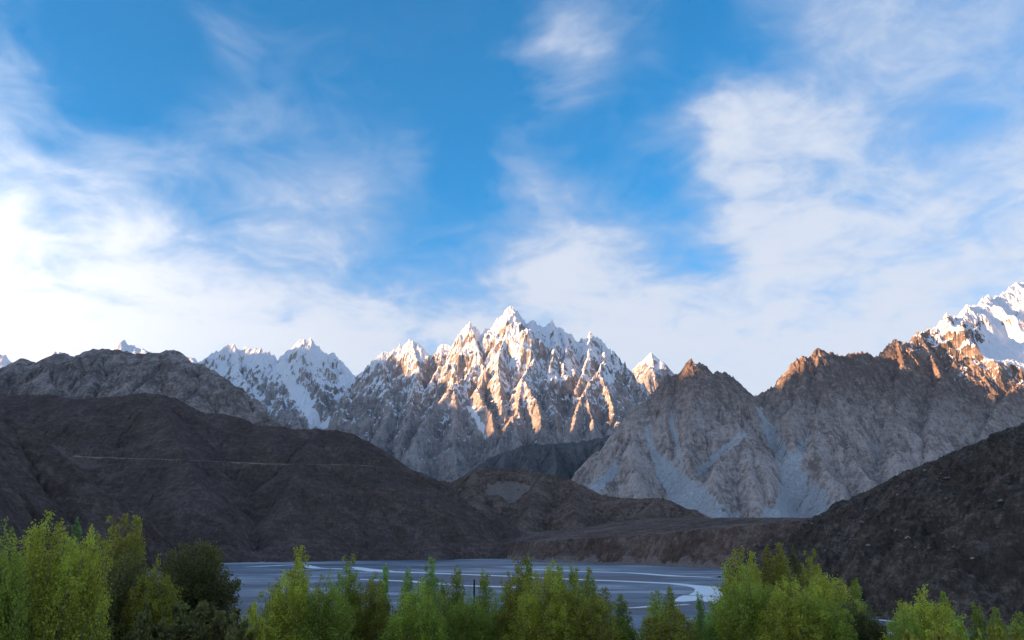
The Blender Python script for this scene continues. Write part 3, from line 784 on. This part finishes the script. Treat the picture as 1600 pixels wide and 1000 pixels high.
def build_tree(kind, seed, H, Wd, shoots, leaves, sig, leaf, env, low=.10, narrow=1.0):
    """One tree: trunk with limbs and a crown of single leaves gathered along upright shoots."""
    rng = np.random.default_rng(seed)
    nt = 9
    tz = np.linspace(0, .72 * H, nt)
    tp = np.stack([np.cumsum(rng.normal(0, .012 * H, nt)), np.cumsum(rng.normal(0, .012 * H, nt)), tz], -1); tp[0] = (0, 0, -.4)
    TV, TF = tube(tp, .014 * H, .004 * H, 7)
    Vs = [TV]; Fs = [TF]; off = len(TV)
    C = []; Sg = []; Tn = []
    per = leaves // shoots
    for i in range(shoots):
        rr = Wd / 2 * math.sqrt((i + .5) / shoots) * rng.uniform(.75, 1.1)
        az = i * 2.39996 + rng.normal(0, .35)
        e = env(rr / (Wd / 2))
        top = H * e * rng.uniform(.84, 1.0) if i % 3 else H * e * rng.uniform(.40, .85)
        core = i < 5
        if core: top, rr = H * (1 - .035 * i), 0.05 * Wd * (i + .5)
        h0 = max(low * H, min(top * rng.uniform(.08, .55), 68 * H / 100))
        k = min(int(h0 / (.72 * H) * (nt - 1)), nt - 2)
        f = h0 / (.72 * H) * (nt - 1) - k
        p0 = tp[k] * (1 - f) + tp[k + 1] * f
        dv = np.array([math.cos(az), math.sin(az), 0])
        p2 = dv * rr + np.array([0, 0, top]) + tp[min(nt - 1, int(top / H * nt * .9))] * (1, 1, 0)
        p1 = p0 * .25 + (p2 * (1, 1, 0)) * .75 + np.array([0, 0, h0 * .75 + (top - h0) * .30])
        t = np.linspace(0, 1, 7)[:, None]
        path = p0 * (1 - t) ** 2 + 2 * p1 * t * (1 - t) + p2 * t * t
        bv, bf = tube(path, .0055 * H, .0012 * H, 4)
        Vs.append(bv); Fs.append(bf + off); off += len(bv)
        ln = np.linalg.norm(np.diff(path, axis=0), axis=1).sum()
        m = int(per * np.clip(ln / (.55 * H), .35, 1.6))
        tt = rng.uniform(.12, 1.03, m) ** .85
        tt = tt[:, None]
        c = p0 * (1 - tt) ** 2 + 2 * p1 * tt * (1 - tt) + p2 * tt * tt
        # little side twigs: leaves gather in tufts
        ntw = max(6, m // (12 if core else 40))
        tw = rng.normal(0, 1, (ntw, 3)) * (1, 1, .8)
        idx = (tt[:, 0] * ntw).astype(int).clip(0, ntw - 1)
        taper = (1.08 - .66 * tt.clip(0, 1) ** 2.2)
        c = c + sig * (.85 if core else 1.0) * taper * (tw[idx] * .75 + rng.normal(0, .45, (m, 3)))
        C.append(c)
        Tn.append(np.clip(.45 + .22 * rng.normal(0, 1, m) + .18 * rng.normal() + .25 * (tt[:, 0] - .5), 0, 1))
    C = np.concatenate(C); Tn = np.concatenate(Tn)
    keep = C[:, 2] > .03 * H
    C = C[keep]; Tn = Tn[keep]; n = len(C)
    a = rng.normal(0, 1, (n, 3)); a[:, 2] -= .3; a /= np.linalg.norm(a, axis=1)[:, None]
    b = np.cross(a, rng.normal(0, 1, (n, 3))); b /= np.linalg.norm(b, axis=1)[:, None] + 1e-9
    sz = leaf * rng.uniform(.7, 1.3, n)[:, None]
    V = np.stack([C - a * sz, C + b * sz * .55, C + a * sz, C - b * sz * .55], 1).reshape(-1, 3)
    Fq = np.arange(4 * n).reshape(n, 4)
    H = float(np.percentile(V[:, 2], 99.8)); Wd = 2.0 * float(np.percentile(np.hypot(V[:, 0], V[:, 1]), 95))
    root = bpy.data.objects.new(kind, None); root.empty_display_size = .5; COL.objects.link(root)
    tr = mesh_from('trunk', np.concatenate(Vs), np.concatenate(Fs), M_BARK, True)
    cr = mesh_from('crown', V, Fq, M_LEAF, False, {'tint': np.repeat(Tn, 4)})
    tr.parent = root; cr.parent = root
    return root, H, Wd

dome = lambda r: (1 - .52 * min(r, 1.1) ** 2.4)
spire = lambda r: (1 - .50 * min(r, 1.1) ** 1.4)
ball = lambda r: (1 - .35 * min(r, 1.1) ** 3)
KINDS = {
    'W1': build_tree('willow_tree', 1, 13, 8.2, 100, 72000, .95, .09, dome),
    'W2': build_tree('willow_tree', 2, 12, 7.0, 90, 62000, .90, .09, dome),
    'W3': build_tree('willow_tree', 3, 12, 6.0, 80, 55000, .85, .09, dome),
    'P1': build_tree('poplar_tree', 4, 12, 3.4, 44, 34000, .66, .088, spire, .05),
    'P2': build_tree('poplar_tree', 5, 11, 3.0, 38, 30000, .62, .088, spire, .05),
    'P3': build_tree('poplar_tree', 6, 12, 4.2, 50, 39000, .72, .088, spire, .05),
    'S1': build_tree('poplar_tree', 7, 11, 1.7, 16, 11000, .32, .095, spire, .05),
    'R1': build_tree('round_tree', 8, 10.5, 8.0, 64, 60000, .85, .092, ball, .2),
    'B1': build_tree('bush', 9, 4.5, 5.0, 34, 18000, .5, .095, dome, .02),
    'B2': build_tree('bush', 10, 4.5, 4.4, 30, 17000, .48, .095, ball, .02),
}
used_kinds = set()
TONE = {'bright': (.52, .51, .075), 'green': (.38, .43, .07), 'olive': (.38, .345, .058), 'dark': (.17, .16, .05), 'fresh': (.33, .46, .10), 'blue': (.19, .27, .09)}  # dark also puts the shade of gaps and undergrowth into leaf colour

def plant(u, v, wpx, Y, kind, tone, label, group):
    root, H, Wd = KINDS[kind]
    if kind in used_kinds:
        r = root.copy(); COL.objects.link(r)
        for ch in list(root.children):
            if ch.name.startswith(('trunk', 'crown')):
                c = ch.copy(); COL.objects.link(c); c.parent = r
    else:
        r = root; used_kinds.add(kind)
    x, y, ztop = px(u, v, Y)
    zg = float(near_height(x, y))
    rng = random.Random(int(u * 7 + v))
    sz = (ztop - zg) / (H * 1.0)
    sw = wpx / F * Y / math.cos(PITCH) / Wd
    r.location = (x, y, zg)
    r.scale = (sw * rng.uniform(.95, 1.05), sw * rng.uniform(.95, 1.05), sz)
    r.rotation_euler = (0, 0, rng.uniform(0, 6.28))
    k = rng.uniform(.88, 1.12)
    for ch in r.children:
        ch.color = tuple(c * k for c in TONE[tone]) + (1,)
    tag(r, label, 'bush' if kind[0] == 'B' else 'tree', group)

LEFT, MID, RGT, EDGE = 'trees in the lower left corner', 'young trees along the river in the centre', 'tall clump right of the river pool', 'trees at the lower right edge'
for t in [
    (85, 822, 170, 62, 'W1', 'bright', 'broad bright yellow-green willow filling the lower left corner', LEFT),
    (12, 842, 100, 57, 'W2', 'green', 'leafy green willow cut by the left edge of the picture', LEFT),
    (138, 838, 80, 65, 'W3', 'bright', 'slim bright willow on the right flank of the broad corner willow', LEFT),
    (170, 811, 84, 82, 'P3', 'olive', 'tall olive poplar rising just right of the broad corner willow', LEFT),
    (205, 812, 66, 84, 'P1', 'olive', 'tall olive poplar at the right end of the left clump', LEFT),
    (125, 814, 30, 92, 'S1', 'blue', 'thin blue-green spire poplar peeping between the two left crowns', LEFT),
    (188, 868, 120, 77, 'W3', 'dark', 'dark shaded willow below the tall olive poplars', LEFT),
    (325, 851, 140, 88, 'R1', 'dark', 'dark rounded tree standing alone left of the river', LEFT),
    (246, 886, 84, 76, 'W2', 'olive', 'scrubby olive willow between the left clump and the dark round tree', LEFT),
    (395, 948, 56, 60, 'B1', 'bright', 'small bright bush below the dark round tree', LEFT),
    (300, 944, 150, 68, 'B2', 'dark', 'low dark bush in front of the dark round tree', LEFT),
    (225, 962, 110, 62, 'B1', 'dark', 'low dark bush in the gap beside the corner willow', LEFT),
    (360, 962, 110, 58, 'B2', 'dark', 'low dark bush at the bottom under the right side of the round tree', LEFT),
    (476, 859, 62, 78, 'P1', 'bright', 'tall bright poplar with a pointed top, leftmost spire of the central row', MID),
    (452, 902, 86, 74, 'W3', 'bright', 'bushy bright willow at the left end of the central row', MID),
    (537, 873, 56, 80, 'P3', 'green', 'second tall poplar of the central row with a bright top', MID),
    (507, 908, 100, 75, 'W2', 'green', 'rounded green willow between the first two central poplars', MID),
    (576, 908, 100, 80, 'W1', 'olive', 'rounded olive willow left of the lone thin spire', MID),
    (602, 885, 26, 86, 'S1', 'fresh', 'lone thin spire poplar standing against the gravel plain', MID),
    (640, 894, 40, 85, 'P2', 'fresh', 'shorter fresh green poplar left of a twin-topped pair', MID),
    (668, 876, 44, 82, 'P1', 'fresh', 'taller fresh green poplar of the pair crossing the river line', MID),
    (653, 912, 90, 77, 'W3', 'green', 'leafy green willow below the pair of fresh poplars', MID),
    (690, 912, 44, 90, 'P2', 'green', 'short poplar left of the dark post', MID),
    (711, 892, 44, 92, 'P2', 'green', 'slender poplar just left of the dark post', MID),
    (753, 897, 44, 91, 'P2', 'green', 'slender poplar just right of the dark post', MID),
    (728, 932, 84, 83, 'W2', 'green', 'low green willow in front of the dark post', MID),
    (803, 875, 54, 84, 'P3', 'olive', 'tall olive poplar at the left of the central pair of crowns', MID),
    (824, 874, 32, 92, 'S1', 'green', 'narrow dark green poplar beside the tall olive one', MID),
    (852, 890, 110, 81, 'W1', 'bright', 'big yellow-green willow in the middle of the central row', MID),
    (868, 886, 40, 89, 'P1', 'green', 'green poplar tip behind the big central willow', MID),
    (783, 908, 60, 86, 'P3', 'green', 'green poplar left of the big central willow', MID),
    (892, 888, 44, 89, 'P2', 'green', 'left poplar of a pair right of the big central willow', MID),
    (919, 891, 44, 88, 'P1', 'green', 'right poplar of a pair right of the big central willow', MID),
    (908, 920, 110, 81, 'W2', 'olive', 'shaded olive willow under the pair of poplars', MID),
    (944, 922, 58, 84, 'P3', 'olive', 'olive poplar at the right end of the dense central row', MID),
    (972, 934, 50, 86, 'P2', 'green', 'small poplar sloping off the right end of the central row', MID),
    (1020, 927, 54, 88, 'P3', 'green', 'left poplar of the two standing before the dark gravel', MID),
    (1049, 920, 42, 88, 'P1', 'green', 'right and taller poplar of the two standing before the dark gravel', MID),
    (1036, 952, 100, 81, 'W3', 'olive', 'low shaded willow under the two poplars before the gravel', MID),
    (1090, 931, 32, 84, 'P2', 'fresh', 'small fresh green poplar in front of the pale river pool', MID),
    (1110, 942, 60, 82, 'P3', 'fresh', 'short fresh green tree at the foot of the right clump', MID),
    (1146, 862, 70, 88, 'P3', 'bright', 'tall bright poplar at the left edge of the right clump', RGT),
    (1172, 866, 46, 91, 'P1', 'bright', 'second tall poplar from the left in the right clump', RGT),
    (1197, 860, 46, 95, 'P2', 'olive', 'dull olive poplar in the middle of the right clump', RGT),
    (1219, 852, 48, 97, 'P1', 'olive', 'tallest olive poplar of the right clump', RGT),
    (1238, 855, 20, 101, 'S1', 'dark', 'narrow almost black poplar spire in the right clump', RGT),
    (1258, 864, 52, 95, 'P3', 'olive', 'olive poplar just right of the black spire', RGT),
    (1165, 902, 110, 80, 'W2', 'green', 'leafy green willow low on the left of the right clump', RGT),
    (1226, 908, 100, 76, 'W3', 'bright', 'bright willow in front of the black spire', RGT),
    (1292, 901, 105, 89, 'W1', 'bright', 'rounded yellow-green willow on the right shoulder of the right clump', RGT),
    (1338, 909, 42, 91, 'P2', 'green', 'rightmost poplar of the right clump', RGT),
    (1264, 926, 70, 76, 'W2', 'green', 'green willow low in the middle of the right clump', RGT),
    (1300, 934, 60, 75, 'P3', 'green', 'bushy poplar in front of the rounded yellow-green willow', RGT),
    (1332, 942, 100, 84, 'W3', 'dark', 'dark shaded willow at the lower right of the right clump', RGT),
    (1442, 930, 110, 74, 'W2', 'bright', 'broad bright willow below the dark right slope', EDGE),
    (1470, 928, 50, 79, 'P1', 'green', 'poplar tip behind the broad bright willow', EDGE),
    (1404, 956, 60, 72, 'W3', 'green', 'small willow on the left of the broad bright willow', EDGE),
    (1520, 948, 48, 76, 'P2', 'green', 'thin poplar right of the broad bright willow', EDGE),
    (1552, 953, 44, 74, 'P1', 'green', 'second thin poplar right of the broad bright willow', EDGE),
    (1592, 960, 60, 72, 'P3', 'green', 'poplar cut by the right edge of the picture', EDGE),
    (1498, 974, 90, 67, 'B1', 'green', 'low green bush between the bright willow and the thin poplars', EDGE),
    (1450, 985, 120, 60, 'B2', 'olive', 'low olive bush at the bottom under the bright willow', EDGE),
    (1565, 985, 110, 60, 'B1', 'olive', 'low olive bush in the bottom right corner', EDGE)]:
    plant(*t)

def post():
    x, y, z = px(741, 907, 88)
    zg = float(near_height(x, y))
    m, N = new_mat('tarred_wood')
    pos = N.n('ShaderNodeTexCoord').outputs['Object']
    n = N.noise(N.vmath('MULTIPLY', pos, (8., 8., .8)), 2.0, 5, .6)
    bs = N.n('ShaderNodeBsdfPrincipled', ins={'Base Color': N.mix(n, (.015, .02, .016), (.04, .05, .04)), 'Roughness': .8})
    N.t.links.new(bs.outputs[0], N.n('ShaderNodeOutputMaterial').inputs[0])
    root = bpy.data.objects.new('utility_pole', None); COL.objects.link(root); root.location = (x, y, zg)
    h = z - zg
    V, Fc = tube([np.array((0, 0, -.5)), np.array((0.02, 0, h * .5)), np.array((0, 0.02, h))], .13, .09, 10)
    V = np.concatenate([V, [(0, .02, h + .05)]]); nV = len(V) - 1
    o = mesh_from('shaft', V, Fc, m); o.parent = root
    cap = np.array([(.1 * math.cos(a), .1 * math.sin(a) + .02, zz) for zz in (h, h + .08) for a in np.linspace(0, 2 * math.pi, 10, endpoint=False)])
    cf = np.array([(k, (k + 1) % 10, 10 + (k + 1) % 10, 10 + k) for k in range(10)] + [(10, 11, 12, 13), (10, 13, 14, 15), (10, 15, 16, 17), (10, 17, 18, 19)])
    c = mesh_from('cap', cap, cf, m); c.parent = root
    tag(root, 'thin dark wooden post standing among the young trees by the river', 'pole')
post()

# ------------------------------------------------------------------ air
def haze_box():
    m = bpy.data.materials.new('valley_air'); m.use_nodes = True
    N = Nodes(m.node_tree)
    vol = N.n('ShaderNodeVolumePrincipled', ins={'Color': (.76, .87, 1.0, 1), 'Density': 8.0e-6, 'Anisotropy': 0.25})
    N.t.links.new(vol.outputs[0], N.n('ShaderNodeOutputMaterial').inputs['Volume'])
    x0, x1, y0, y1, z0, z1 = -18500, 18500, -18500, 18500, -60, 4700
    V = np.array([(x, y, z) for z in (z0, z1) for y in (y0, y1) for x in (x0, x1)])
    Fq = np.array([(0, 2, 3, 1), (4, 5, 7, 6), (0, 1, 5, 4), (2, 6, 7, 3), (0, 4, 6, 2), (1, 3, 7, 5)])
    o = mesh_from('haze', V, Fq, m)
    o['kind'] = 'stuff'
    o['label'] = 'thin blue haze filling the valley air'
haze_box()
